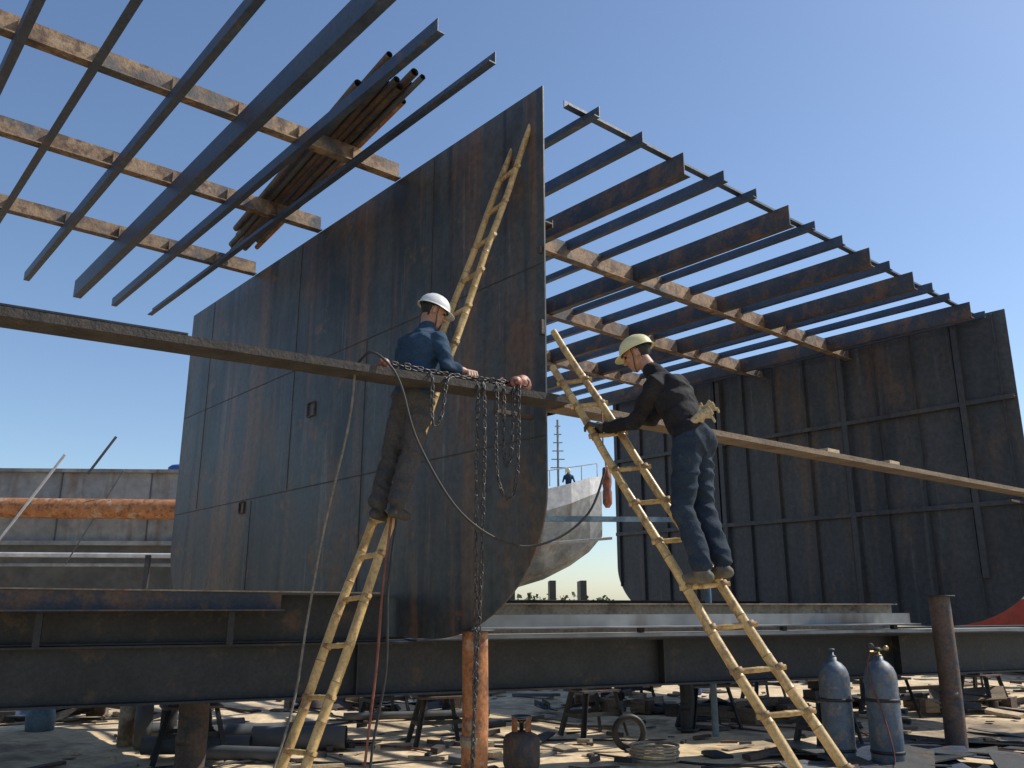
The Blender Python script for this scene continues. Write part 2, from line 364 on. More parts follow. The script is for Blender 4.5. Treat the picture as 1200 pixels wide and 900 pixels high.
def ladder(pL0,pL1,pR0,pR1,zs,r0,r1,seed):
    b=MB(); pL0,pL1,pR0,pR1=map(V,(pL0,pL1,pR0,pR1))
    bamboo(b,pL0,pL1,r0,r1,seed); bamboo(b,pR0,pR1,r0,r1,seed+1)
    for i,z in enumerate(zs):
        l=pL0.lerp(pL1,(z-pL0.z)/(pL1.z-pL0.z)); r=pR0.lerp(pR1,(z+.02-pR0.z)/(pR1.z-pR0.z))
        e=(r-l).normalized()*.045
        l-=e; r+=e
        b.tube([l,l.lerp(r,.45),l.lerp(r,.5),l.lerp(r,.55),r],[.017,.017,.019,.017,.016],'bamboo',n=10)
        for c,dd in ((l+e,pL1-pL0),(r-e,pR1-pR0)):
            dd=dd.normalized(); rr=r0+(r1-r0)*z/4
            b.lathe([(rr*.9,-.018),(rr+.004,-.014),(rr+.004,.014),(rr*.9,.018)],c,'bnode',n=10,axis=dd)
    return b.obj('bamboo_ladder')
LR0=V((-1.385,5.378,0)); LR1=V((.165,6.653,5.56)); 
LL0=LR0+B*.31; LL1=LR1+B*.24+V((0,0,-.10))
ladder(LL0,LL1,LR0,LR1,[.32,.62,.93,1.24,1.54,1.82,2.07,2.42,2.75,3.08,3.4,3.72,4.05,4.38,4.72,5.08],.034,.025,3)
RL0=V((1.85,4.70,0)); RL1=V((.309,6.20,3.245)); RR0=V((2.15,4.75,0)); RR1=V((.322,6.30,3.56))
ladder(RL0,RL1,RR0,RR1,[.35,.62,.9,1.13,1.37,1.61,1.9,2.16,2.4,2.66,2.9,3.1],.033,.026,11)

# ------------------------------------------------------------ scaffold boards
b=MB()
p0=V((.255,6.2,2.985)); pd=V((-.838,-.546,0))
b.rect(p0+V((.12,.08,0)),p0+pd*4.9+V((0,0,-.01)),.23,.052,'dwood')
b.rect(p0+pd*2.6+V((0,0,.034)),p0+pd*4.9+V((0,0,.03)),.2,.012,'dark')
b.obj('scaffold_plank')
b=MB(); q0=V((.33,6.36,2.975)); q1=V((7.5,11.95,2.965))
b.rect(q0,q1,.22,.05,'wood'); 
for f in (.4,.53): 
    c=q0.lerp(q1,f); b.box(c+V((0,0,.045)),(.22,.18,.04),'pwood',rz=.7)
b.obj('scaffold_plank')
b=MB()
e=p0+pd*4.75
for sgn in (-.25,.25):
    b.tube([(e.x+sgn*.5,e.y-sgn,0),(e.x+sgn*.5,e.y-sgn,3.4)],.035,'bamboo',n=10)
b.tube([(e.x-.2,e.y+.4,2.92),(e.x+.2,e.y-.4,2.92)],.03,'bamboo',n=10)
b.obj('bamboo_scaffold_frame')

# ------------------------------------------------------------ chains, hoists, cables
b=MB()
b.chain([(-.80,5.47,3.07),(-.62,5.60,3.032),(-.4,5.74,3.04),(-.2,5.87,3.032),(.05,6.04,3.08)],'chain')
b.chain([(-.72,5.48,3.06),(-.5,5.62,3.04),(-.25,5.80,3.05),(.04,6.0,3.07)],'chain')
b.chain([(-.26,5.86,3.03),(-.235,5.74,3.0),(-.24,5.72,2.4),(-.235,5.72,1.2),(-.245,5.72,.25),(-.20,5.75,.0)],'chain')
b.chain([(-.22,5.86,3.03),(-.195,5.75,3.0),(-.185,5.73,2.6),(-.20,5.73,1.7),(-.27,5.72,.0)],'chain')
b.chain(catmull([(-.12,5.95,3.03),(-.105,5.82,2.98),(-.11,5.80,2.5),(-.08,5.80,2.28),(-.02,5.81,2.19),(.03,5.84,2.32),(.045,5.88,2.6),(.05,5.9,2.98),(.05,6.0,3.05)]),'chain')
b.chain(catmull([(-.06,5.98,3.03),(-.055,5.86,2.98),(-.06,5.85,2.6),(-.03,5.85,2.42),(.0,5.86,2.6),(.01,5.9,2.98),(.01,6.0,3.03)]),'chain')
b.chain(catmull([(-.58,5.60,3.03),(-.53,5.49,2.97),(-.53,5.48,2.75),(-.50,5.48,2.62),(-.46,5.52,2.75),(-.44,5.56,2.97),(-.42,5.7,3.03)]),'chain')
def hoist(b,c,d,s=1):
    c=V(c);d=V(d).normalized();sd=d.cross(V((0,0,1)))
    b.lathe([(.02*s,-.045*s),(.058*s,-.04*s),(.062*s,-.012*s),(.05*s,-.008*s),(.05*s,.008*s),(.062*s,.012*s),(.058*s,.04*s),(.02*s,.045*s)],c,'hoist',n=18,axis=sd)
    b.lathe([(.03*s,.045*s),(.03*s,.07*s),(.01*s,.075*s)],c,'hoist',n=12,axis=sd)
    b.box(c+d*.06*s,(.05*s,.05*s,.05*s),'hoist',rz=math.atan2(d.y,d.x))
    h=[c+d*.08*s+d*(.035*s)+ (d*math.cos(t)+V((0,0,1))*math.sin(t))*.032*s for t in [math.pi+ i*.5 for i in range(10)]]
    b.tube(h,[.009*s]*8+[.007*s,.003*s],'hoist',n=8)
hoist(b,(.06,6.10,3.075),(-1,-.6,.0),1.2); hoist(b,(.02,5.98,3.06),(.6,.3,.1),.8)
hoist(b,(-.86,5.46,3.05),(1,.55,.0),.75)
b.obj('chain_hoist')
b=MB(); b.tube(catmull([(-1.02,5.36,3.02),(-.92,5.33,3.10),(-.80,5.34,3.02),(-.72,5.38,2.88),(-.60,5.4,2.51),(-.33,5.5,2.08),(0,5.7,1.89),(.286,5.8,1.93),(.528,5.9,2.12),(.65,6.0,2.4),(.655,6.02,2.45)]),.0085,'rubber',n=8); 
b.obj('welding_cable')
b=MB(); b.tube(catmull([(-1.02,5.36,3.02),(-1.06,5.42,2.63),(-1.22,5.6,1.98),(-1.32,5.7,1.39),(-1.37,5.7,.93),(-1.46,5.6,.5),(-1.6,5.35,.02),(-2.2,5.6,.015)]),.008,'grope',n=8); b.obj('rope')
for i,(dx,mt) in enumerate(((0,'rubred'),(.035,'rubber'))):
    b=MB(); b.tube(catmull([(-.80+dx,5.72,2.1),(-.84+dx,5.70,1.6),(-.86+dx*1.8,5.68,1.1),(-.9+dx,5.66,.6),(-.93+dx*2,5.6,.02),(-.8,6.3,.015)]),.0085,mt,n=8); b.obj('gas_hose')
b=MB(); b.lathe([(.012,.16),(.03,.15),(.035,.05),(.028,.0),(.034,-.02),(.034,-.1),(.015,-.13)],(.675,6.05,2.3),'hoist',n=14)
b.tube([(.675,6.05,2.44),(.66,6.1,2.62),(.68,6.28,2.98)],.006,'rubred',n=6); b.obj('hanging_red_torch')

# ------------------------------------------------------------ gas cylinders
def cyl(x,y,h,r,reg):
    b=MB(); z=h*.80
    b.lathe([(r*.92,0),(r,.02),(r*1.0,z*.5),(r,z),(r*.96,z+.05),(r*.82,z+.10),(r*.55,z+.145),(r*.3,z+.165),(r*.28,z+.2)],(x,y,0),'cylblue',n=28)
    b.lathe([(r*1.03,z*.2),(r*1.03,z*.2+.03)],(x,y,0),'rubber',n=28)
    b.lathe([(r*1.03,z*.75),(r*1.03,z*.75+.03)],(x,y,0),'rubber',n=28)
    b.lathe([(.035,z+.2),(.035,z+.215),(.018,z+.22),(.018,z+.26)],(x,y,0),'brass' if reg else 'cylblue',n=12)
    b.lathe([(.03,z+.262),(.03,z+.275),(.012,z+.28)],(x,y,0),'cylblue',n=12)
    if reg:
        b.tube([(x,y,z+.24),(x-.09,y-.03,z+.24)],.012,'brass',n=8)
        b.lathe([(.032,0),(.034,.01),(.034,.025),(.03,.03)],(x-.09,y-.05,z+.29),'rubber',n=14,axis=(0,-1,0))
        b.lathe([(.026,0),(.026,.022)],(x+.06,y-.04,z+.275),'brass',n=14,axis=(0,-1,0))
        b.tube([(x,y,z+.25),(x+.06,y-.03,z+.275)],.008,'brass',n=8)
        b.tube(catmull([(x-.09,y-.03,z+.23),(x-.14,y-.06,z+.05),(x-.07,y-.17,.5),(x-.05,y-.25,.1),(x-.3,y-.5,.012)]),.007,'rubred',n=6)
    b.obj('oxygen_gas_cylinder')
cyl(3.13,8.75,1.02,.145,False); cyl(3.52,8.6,1.04,.15,True)
b=MB(); b.lathe([(.12,0),(.16,.02),(.175,.06),(.175,.26),(.155,.31),(.08,.345),(.03,.35)],(.09,8.7,0),'brown',n=24)
b.lathe([(.02,.35),(.02,.42),(.035,.425),(.035,.44)],(.09,8.7,0),'brass',n=10)
for k in range(14):
    if k in(3,4,10,11): continue
    a=k*2*math.pi/14; b.box((.09+.09*math.cos(a),8.7+.09*math.sin(a),.41),(.006,.042,.13),'orange',rz=a)
b.lathe([(.095,.47),(.095,.485),(.083,.485),(.083,.47)],(.09,8.7,0),'cylblue',n=24)
b.obj('propane_gas_bottle')

# ground litter
def gz(x,y): return (.05*noise.noise(V((x*.6,y*.6,0)))+.03*noise.noise(V((x*2,y*2,4)))-.02) if (-25<x<25 and 4<=y<34) else -.02
def gh_(x,y): return gz(x,y)
b=MB()
rnd=random.Random(5)
for i in range(1500):
    x=rnd.uniform(-12,14); y=7.3+20*rnd.random()**1.4 ; big=rnd.random()<.22
    w=rnd.uniform(.3,1.0) if big else rnd.uniform(.03,.25); d=rnd.uniform(.04,.25) if big else rnd.uniform(.015,.10); hz=rnd.choice([.008,.012,.03,.05])
    rz=rnd.uniform(0,3.14); R=Matrix.Rotation(rz,3,'Z')@Matrix.Rotation(rnd.uniform(-.15,.15),3,'X')@Matrix.Rotation(rnd.uniform(-.1,.1),3,'Y')
    cx=rnd.uniform(.1,.5)
    pl=[(-w/2,-d/2),(w/2,-d/2),(w/2,d/2*cx),(w/2-w*cx*.6,d/2),(-w/2+w*.1,d/2)]
    c=V((x,y,gz(x,y)+hz*.6+.01))
    vs=[c+R@V((a,e,-hz/2)) for a,e in pl]+[c+R@V((a,e,hz/2)) for a,e in pl]
    b.add(vs,[[4,3,2,1,0],[5,6,7,8,9]]+[[i_,(i_+1)%5,5+(i_+1)%5,5+i_] for i_ in range(5)],rnd.choice(['dark','brown','dark','greyd','tan','pwood','wood','brown','dwood']))
b.obj('steel_scrap_litter')
# heaps of offcuts: angles, blocks and plates leaning on each other
for hx,hy,hn,hr in ((-6.0,12.5,26,.8),(-1.9,14.0,30,1.0),(1.4,13.2,22,.7),(3.6,12.6,26,.8),(6.3,13.6,30,1.0),(8.2,11.6,20,.7),(-8.5,15,26,1.1),(10.5,15.5,26,1.1),(.2,17.5,30,1.3),(5.0,18.5,30,1.3),(-4.6,18,30,1.3)):
    b=MB()
    for i in range(hn):
        a=rnd.uniform(0,6.28); rr=hr*rnd.random()**.7; x=hx+rr*math.cos(a)*1.5; y=hy+rr*math.sin(a)*.7; hh=.32*(1-rr/hr)*rnd.random()+.03
        kd=rnd.choice('LPBT'); rz=rnd.uniform(0,3.14); l=rnd.uniform(.25,1.1); k=rnd.choice(['dark','brown','greyd','beam','dwood','wood','tan'])
        dd=V((math.cos(rz),math.sin(rz),rnd.uniform(-.18,.18)))*l/2; c=V((x,y,hh+.02))
        if kd=='L': b.extr(Lp(.09,.07,.009),c-dd,c+dd,k)
        elif kd=='P': b.box(c,(l,rnd.uniform(.2,.5),.012),k,rz=rz,tilt=(rnd.uniform(-.4,.4),rnd.uniform(-.2,.2)))
        elif kd=='B': b.box((x,y,hh*.5+.06),(rnd.uniform(.2,.4),rnd.uniform(.12,.25),rnd.uniform(.12,.2)),rnd.choice(['dwood','wood','brown']),rz=rz)
        else: b.tube([c-dd,c+dd],rnd.uniform(.012,.04),k,n=8)
    b.obj('scrap_steel_heap')
b=MB()
for i in range(34):
    x=rnd.uniform(2.6,6.2); y=rnd.uniform(7.6,10.3); b.box((x,y,.03+.014*(i%6)),(rnd.uniform(.5,1.2),rnd.uniform(.2,.5),.014),rnd.choice(['plate','dark','greyd','beam']),rz=rnd.uniform(0,3.1),tilt=(rnd.uniform(-.14,.14),rnd.uniform(-.1,.1)))
b.obj('steel_offcut_pile')
b=MB()
for i in range(14):
    x=rnd.uniform(-4,6); y=rnd.uniform(8.6,14); P=[V((x,y,gz(x,y)+.02))]; a=rnd.uniform(0,6)
    for k in range(7):
        a+=rnd.uniform(-.9,.9); n_=P[-1]+V((math.cos(a),math.sin(a)*.6,0))*.45; n_.z=gz(n_.x,n_.y)+.02; P.append(n_)
    b.tube(catmull(P,5),.012,rnd.choice(['rubber','rubber','rubred']),n=6)
b.obj('ground_cables')
b=MB()
for (x,y,l,r,rz) in ((-3.3,9.6,1.1,.09,.1),(-3.0,10.4,1.6,.10,.3),(-2.7,9.2,.9,.07,-.2),(-3.9,11,1.3,.08,.5),(-1.3,12.5,2.0,.05,.2),(-2.3,9.9,1.0,.12,.05)):
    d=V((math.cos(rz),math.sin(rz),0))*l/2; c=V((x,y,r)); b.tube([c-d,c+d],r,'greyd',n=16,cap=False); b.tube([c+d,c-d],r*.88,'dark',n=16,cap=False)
b.obj('steel_pipe_pile')
for i,(x,y) in enumerate(((-4.35,10.3),(-4.12,10.2),(-3.9,10.35))):
    b=MB(); b.lathe([(.09,0),(.09,.52),(.08,.52),(.08,.05)],(x,y,-.02),['tan','greyd','dark'][i],n=18)
    b.obj('pipe_offcut')
b=MB()
for j in range(5):
    rr=.24-.012*(j%2)
    b.tube([(1.42+rr*math.cos(t),9.15+rr*math.sin(t)*.9,.03+.03*j) for t in [i*.35 for i in range(19)]],.014,'pwood' if j%2 else 'tan',n=6)
b.obj('hose_coil')
b=MB(); P=[(1.27+.16*math.cos(t),9.9+.03*math.cos(t),.17+.16*math.sin(t)) for t in [i*2*math.pi/24 for i in range(25)]]
b.tube(P,.035,'rubber',n=10,cap=False); b.obj('rubber_tyre')
for (x,y) in ((-5.8,11.2),(3.2,16.0)):
    b=MB(); b.lathe([(.14,0),(.16,.02),(.17,.2),(.15,.28),(.06,.32)],(x,y,-.02),'blue' if x>0 else 'bluebar',n=18); b.obj('plastic_drum')

# ------------------------------------------------------------ background vessels
b=MB()
X0,X1=-34,-5.5
def yy(x): return 25+(x+15)*.05
n=16
prof=[(0,5.35),(0,4.5),(.0,3.2),(.15,2.9),(.5,1.6),(1.2,1.1),(6,1.1),(6,5.35)]
vs=[];
for i in range(n+1):
    x=X0+(X1-X0)*i/n
    for dy,z in prof: vs.append((x,yy(x)+dy,z))
m=len(prof); mats=['greyp','greyp','greyd','greyd','greyd','greyd','greyp']
for j in range(m-1):
    b.add(vs,[[i*m+j,i*m+j+1,(i+1)*m+j+1,(i+1)*m+j] for i in range(n)],mats[j])
b.add(vs,[[i*m,(i+1)*m,(i+1)*m+m-1,i*m+m-1] for i in range(n)],'greyd')
b.add(vs,[[j for j in range(m)],[n*m+j for j in range(m)][::-1]],'greyp')
for i in range(11):
    x=X0+(X1-X0)*i/11; b.box((x,yy(x)-.015,4.3),(.03,.03,2.1),'greyd')
b.rect((X0,yy(X0)-.06,5.36),(X1,yy(X1)-.06,5.36),.2,.1,'greyp'); b.rect((X0,yy(X0)-.1,3.25),(X1,yy(X1)-.1,3.25),.3,.12,'greyp')
for x in range(-33,-6,3): b.box((x,yy(x)+2,.55),(.6,3,1.1),'dark')
b.obj('barge_hull')
b=MB(); b.tube([(-34,22.9,4.25),(-7,24.2,4.1)],.28,'orange',n=20); 
for x in (-30,-24,-19,-8): y=22.9+(x+34)*.048; b.box((x,y,1.9),(.25,.3,3.9),'dark')
b.obj('rusty_dredge_pipe')
b=MB(); b.tube([(-30,23.6,2.95),(-8,24.4,2.85)],.07,'white',n=10); b.tube([(-30,23.6,2.6),(-8,24.4,2.6)],.05,'greyp',n=10)
b.tube([(-12.5,23.6,5.6),(-14.2,23.4,2.7)],.04,'white',n=8); b.tube([(-12.3,24.6,5.2),(-11.6,24.6,6.3)],.04,'greyd',n=8); b.tube([(-11.0,24,5.2),(-12.2,23.8,2.6)],.02,'greyd',n=8)
for x in (-28,-22,-16,-10): b.box((x,23.9,1.4),(.12,.12,2.9),'dark')
b.obj('pipe_railing')
b=MB(); b.lathe([(.5,0),(.52,.1),(.52,.3),(.45,.36)],(-10.2,26.5,5.36),'blue',n=16); b.obj('plastic_drum')
b=MB()
st=[(-6,0,6.6,3.2),(-3,0,6.6,3.2),(-.5,.1,6.8,3.0),(1.2,.6,7.1,2.6),(2.6,1.3,7.5,2.0),(3.6,2.0,7.9,1.2),(4.3,2.8,8.1,.25)]
vs=[];
for x,zk,zt,hw in st:
    for f,zf in ((1,1),(.97,.75),(.85,.4),(.5,.12),(.0,0),(-.5,.12),(-.85,.4),(-.97,.75),(-1,1)):
        hh=hw*f*(1 if zf>.7 else .9); vs.append((x+.4,45+hh,2.2+zk+(zt-2.2-zk)*zf))
m=9
for i in range(len(st)-1):
    for j in range(m-1):
        q=[i*m+j,i*m+j+1,(i+1)*m+j+1,(i+1)*m+j]
        b.add([vs[t] for t in q],[[0,1,2,3]],'greyp' if j in(1,2,3,4,5,6) else 'white')
b.add(vs,[[i*m,(i+1)*m,(i+1)*m+m-1,i*m+m-1] for i in range(len(st)-1)],'greyd')
b.add(vs,[[j for j in range(m)]],'white'); b.add(vs,[[(len(st)-1)*m+j for j in range(m)]],'white')
b.box((-4,45,8.0),(3.4,4,2.6),'white'); b.box((-4,45,9.35),(3.8,4.4,.12),'greyd')
for x in (-3,0,2,3.5): b.box((x,44,1.3),(.3,2.3,2.8),'dark')
b.tube([(1,42.5,4.4),(4.9,42.3,4.7)],.07,'greyp',n=8)
for i in range(7): x=-1+i*.85; b.tube([(x+.4,43.1+i*.28,7+i*.16),(x+.4,43.1+i*.28,7.8+i*.16)],.03,'white',n=6)
b.tube([(-.6,43.1,7.8),(4.5,44.8,8.8)],.03,'white',n=6)
b.obj('white_cargo_ship')
b=MB(); b.tube([(2.45,45,7.2),(2.45,45,11.2)],.06,'greyp',n=8)
for i in range(6): b.box((2.45,45,8.6+i*.45),(.8-.1*i,.05,.05),'greyp')
b.obj('radio_mast')
b=MB(); st=[(10.2,.2,1.1),(10.9,1.0,1.5),(12,1.6,1.8),(14,2.0,2.0),(19,2.0,2.0)]
vs=[]
for x,hw,zt in st:
    for th_ in range(9):
        a=math.pi*th_/8; vs.append((x,21-hw*math.cos(a)*1.0,zt-(zt-.35)*max(0,math.sin(a))**.7 if 0<th_<8 else zt))
m=9
b.add(vs,[[i*m+j,i*m+j+1,(i+1)*m+j+1,(i+1)*m+j] for i in range(4) for j in range(8)],'red',True)
b.add(vs,[[i*m,(i+1)*m,(i+1)*m+8,i*m+8] for i in range(4)],'greyd'); b.add(vs,[list(range(9))],'red'); b.add(vs,[[36+j for j in range(9)]],'red')
for x in (12,14,17): b.box((x,21,.2),(.5,2.4,.4),'dark')
b.obj('red_boat_hull')
b=MB(); b.rect((-.4,9.3,2.42),(2.6,10.9,2.55),.06,.06,'bluebar'); b.tube([(2.42,10.85,0),(2.42,10.85,2.7)],.04,'bluebar',n=10); b.tube([(-.3,9.45,0),(-.3,9.45,2.6)],.04,'bluebar',n=10); b.obj('scaffold_rail')

b=MB(); rnd=random.Random(3)
for i in range(3600):
    x=rnd.uniform(-260,280); y=rnd.uniform(215,240); env=2.2+2.2*noise.noise(V((x*.05,0,0)))+1.2*noise.noise(V((x*.2,3,0)))
    z=rnd.random()*max(1.2,env+1.4); s=rnd.uniform(.5,1.3)
    d=[V((rnd.uniform(-1,1),rnd.uniform(-1,1),rnd.uniform(-1,1))).normalized()*s for _ in range(3)]
    c=V((x,y,z)); b.add([c+d[0],c+d[1],c+d[2],c-d[0]*.7],[[0,1,2],[0,2,3],[1,2,3]],'tree')
b.obj('tree_line')
b=MB()
xs=[-600,-200,-80,-40]+[ -25+i*.4 for i in range(126)]+[40,80,200,600]
ys=[-300,-60,-10,0]+[4+i*.4 for i in range(75)]+[45,70,120,300,900]
vs=[(x,y,gz(x,y)) for y in ys for x in xs]
W_=len(xs)
b.add(vs,[[j*W_+i,j*W_+i+1,(j+1)*W_+i+1,(j+1)*W_+i] for j in range(len(ys)-1) for i in range(W_-1)],'sand',True)
b.obj('ground')

# ------------------------------------------------------------ people
class Fig:
    def __init__(s): s.p=[]
    def cap(s,p,q,r1,r2,k): s.p.append(('c',V(p),V(q),r1,r2,k))
    def ell(s,c,F,Lf,U,r,k): s.p.append(('e',V(c),Matrix((V(F).normalized(),V(Lf).normalized(),V(U).normalized())).transposed(),r,None,k))
    def build(s,name,parent,voxel,smooth_it=3,wr=None,wamp=.006,post=None):
        b=MB()
        for pr in s.p:
            if pr[0]=='c':
                _,p,q,r1,r2,k=pr; L=(q-p).length; 
                prof=[]
                for i in range(1,7): a=-math.pi/2+i*math.pi/12; prof.append((r1*math.cos(a),r1*math.sin(a)))
                for i in range(0,6): a=i*math.pi/12; prof.append((r2*math.cos(a),L+r2*math.sin(a)))
                b.lathe(prof,p,'skin',n=16,axis=(q-p))
            else:
                _,c,Rm,r,_,k=pr; vs=[];n=18
                prof=[(math.cos(-math.pi/2+i*math.pi/14),math.sin(-math.pi/2+i*math.pi/14)) for i in range(1,14)]
                vs=[c+Rm@V((r[0]*a*math.cos(2*math.pi*j/n),r[1]*a*math.sin(2*math.pi*j/n),r[2]*z)) for a,z in prof for j in range(n)]
                fs=[[i*n+j,i*n+(j+1)%n,(i+1)*n+(j+1)%n,(i+1)*n+j] for i in range(len(prof)-1) for j in range(n)]
                fs.append(list(range(n))[::-1]); fs.append([(len(prof)-1)*n+j for j in range(n)])
                b.add(vs,fs,'skin')
        o=b.obj('tmp')
        md=o.modifiers.new('r','REMESH'); md.mode='VOXEL'; md.voxel_size=voxel; md.use_smooth_shade=True
        sm=o.modifiers.new('s','SMOOTH'); sm.iterations=smooth_it; sm.factor=.5
        dg=bpy.context.evaluated_depsgraph_get(); ev=o.evaluated_get(dg)
        me=bpy.data.meshes.new_from_object(ev); bpy.data.objects.remove(o)
        keys=[]
        for pr in s.p:
            if pr[5] not in keys: keys.append(pr[5])
        me.materials.clear()
        for k in keys: me.materials.append(M[k])
        nf=len(me.polygons); cen=np.zeros(nf*3); me.polygons.foreach_get('center',cen); cen=cen.reshape(-1,3)
        def labels(pts):
            best=np.full(len(pts),1e9); idx=np.zeros(len(pts),int)
            for pr in s.p:
                if pr[0]=='c':
                    p=np.array(pr[1]);q=np.array(pr[2]);d=q-p;t=np.clip(((pts-p)@d)/max(1e-9,d@d),0,1)
                    dist=np.linalg.norm(pts-(p+t[:,None]*d),axis=1)-(pr[3]+(pr[4]-pr[3])*t)
                else:
                    R=np.array(pr[2]);l=(pts-np.array(pr[1]))@R; rr=np.array(pr[3]); kk=np.linalg.norm(l/rr,axis=1); dist=(kk-1)*rr.min()
                m=dist<best; best[m]=dist[m]; idx[m]=keys.index(pr[5])
            return idx
        mi=labels(cen)
        if post: mi=post(cen,mi,keys,me)
        me.polygons.foreach_set('material_index',mi.astype(int).tolist()); me.polygons.foreach_set('use_smooth',[True]*nf)
        if wr:
            nv=len(me.vertices); co=np.zeros(nv*3); me.vertices.foreach_get('co',co); lab=labels(co.reshape(-1,3))
            ws=[keys.index(k) for k in wr if k in keys]
            nrm=[v.normal.copy() for v in me.vertices]
            for v,nn,lb in zip(me.vertices,nrm,lab):
                if lb in ws:
                    c=v.co; w=noise.noise(V((c.x*6,c.y*6,c.z*11+c.x*5)))+noise.noise(V((c.x*11+c.z*7,c.y*11-c.z*6,c.z*15)))*.45
                    w=.7-abs(w)*2.2
                    v.co=c+nn*(w*wamp)
        me.update()
        ob=bpy.data.objects.new(name,me); col.objects.link(ob); ob.parent=parent
        return ob
def frame3(F,up=(0,0,1)):
    F=V(F).normalized(); Lf=V(up).cross(F).normalized(); U=F.cross(Lf).normalized(); return F,Lf,U
def head(parent,c,Fd,hmat,roll_up=(0,0,1)):
    F,Lf,U=frame3(Fd,roll_up); c=V(c)
    P=lambda f,l,u: c+F*f+Lf*l+U*u
    f=Fig()
    f.ell(P(-.012,0,.03),F,Lf,U,(.098,.077,.088),'skin')
    f.ell(P(.02,0,-.03),F,Lf,U,(.068,.062,.078),'skin')
    f.ell(P(.045,0,-.085),F,Lf,U,(.034,.036,.026),'skin')
    f.cap(P(-.03,.05,-.05),P(.04,.02,-.085),.018,.016,'skin'); f.cap(P(-.03,-.05,-.05),P(.04,-.02,-.085),.018,.016,'skin')
    f.cap(P(.083,0,.012),P(.102,0,-.022),.008,.014,'skin'); f.ell(P(.092,.012,-.027),F,Lf,U,(.01,.008,.007),'skin'); f.ell(P(.092,-.012,-.027),F,Lf,U,(.01,.008,.007),'skin')
    f.cap(P(.078,.034,.026),P(.086,.01,.02),.009,.008,'skin'); f.cap(P(.078,-.034,.026),P(.086,-.01,.02),.009,.008,'skin')
    f.ell(P(.058,.035,-.02),F,Lf,U,(.024,.022,.02),'skin'); f.ell(P(.058,-.035,-.02),F,Lf,U,(.024,.022,.02),'skin')
    f.cap(P(.079,.016,-.052),P(.086,0,-.05),.005,.007,'lip'); f.cap(P(.079,-.016,-.052),P(.086,0,-.05),.005,.007,'lip')
    f.cap(P(.076,.014,-.061),P(.082,0,-.062),.005,.007,'lip'); f.cap(P(.076,-.014,-.061),P(.082,0,-.062),.005,.007,'lip')
    for s in (1,-1):
        f.ell(P(-.012,s*.076,-.005),F,Lf,U,(.018,.008,.031),'skin')
        f.cap(P(-.005,s*.08,.018),P(-.022,s*.083,.0),.006,.006,'skin')
    Fn,Ln,Un,cn=map(np.array,(F,Lf,U,c))
    def post(cen,mi,keys,me):
        keys.append('hair'); me.materials.append(M['hair'])
        r=cen-cn; ff=r@Fn;uu=r@Un;ll=r@Ln
        hair=((ff<-.035)&(uu>-.06))|((uu>.055)&(ff<.07))|((ff<-.005)&(uu>.015)&(abs(ll)<.076))|((ff<.02)&(uu>.03))
        mi=mi.copy(); mi[hair]=keys.index('hair'); return mi
    f.build('head',parent,.0042,2,post=post)
    b=MB()
    for s in (1,-1):
        cc=P(.076,s*.031,.005); b.lathe([(.002,-.010),(.010,-.006),(.0125,0),(.010,.006),(.002,.010)],cc,'eye',n=10,axis=F)
        b.tube([P(.083,s*.045,.024),P(.088,s*.03,.029),P(.09,s*.015,.025)],.0035,'hair',n=6)
    b.obj('eyes',parent)
    b=MB(); hc=P(-.008,0,.032)
    HF,HL,HU=.124,.101,.108
    n=48;rings=15; vs=[]
    for i in range(rings+1):
        a=math.pi/2*i/rings
        for j in range(n):
            t=2*math.pi*j/n; rr=math.cos(a)**.85 if i<rings else .0
            f_=HF*rr*math.cos(t); l_=HL*rr*math.sin(t); u_=HU*math.sin(a)
            rid=max(0,1-abs(l_)/.016)*.006+max(0,1-abs(abs(l_)-.042)/.010)*.0035
            if i<3: rid=0
            vs.append(hc+F*f_+Lf*l_+U*(u_+rid))
    b.add(vs,[[i*n+j,i*n+(j+1)%n,(i+1)*n+(j+1)%n,(i+1)*n+j] for i in range(rings) for j in range(n)],hmat,True)
    vs=[];prof=[(0.0,.004),(1,-.005),(1.0,-.009),(0.0,-.003),(-.6,-.003),(-.6,.02)]
    for j in range(n):
        t=2*math.pi*j/n; w=.009+.038*max(0,math.cos(t))**2.2
        for e,u_ in prof:
            ww=w*e if e>0 else .008*e
            vs.append(hc+F*((HF+ww)*math.cos(t))+Lf*((HL+ww)*math.sin(t))+U*(u_-(.010*max(0,math.cos(t)) if e>0 else 0)))
    m=len(prof)
    b.add(vs,[[j*m+k,j*m+(k+1)%m,((j+1)%n)*m+(k+1)%m,((j+1)%n)*m+k] for j in range(n) for k in range(m)],hmat,True)
    b.obj('hard_hat',parent)
    b=MB()
    for s in (1,-1): b.tube([P(.01,s*.096,.035),P(.015,s*.08,-.03),P(.04,s*.05,-.095),P(.05,0,-.115)],.0035,'rubber',n=6)
    b.obj('chin_strap',parent)
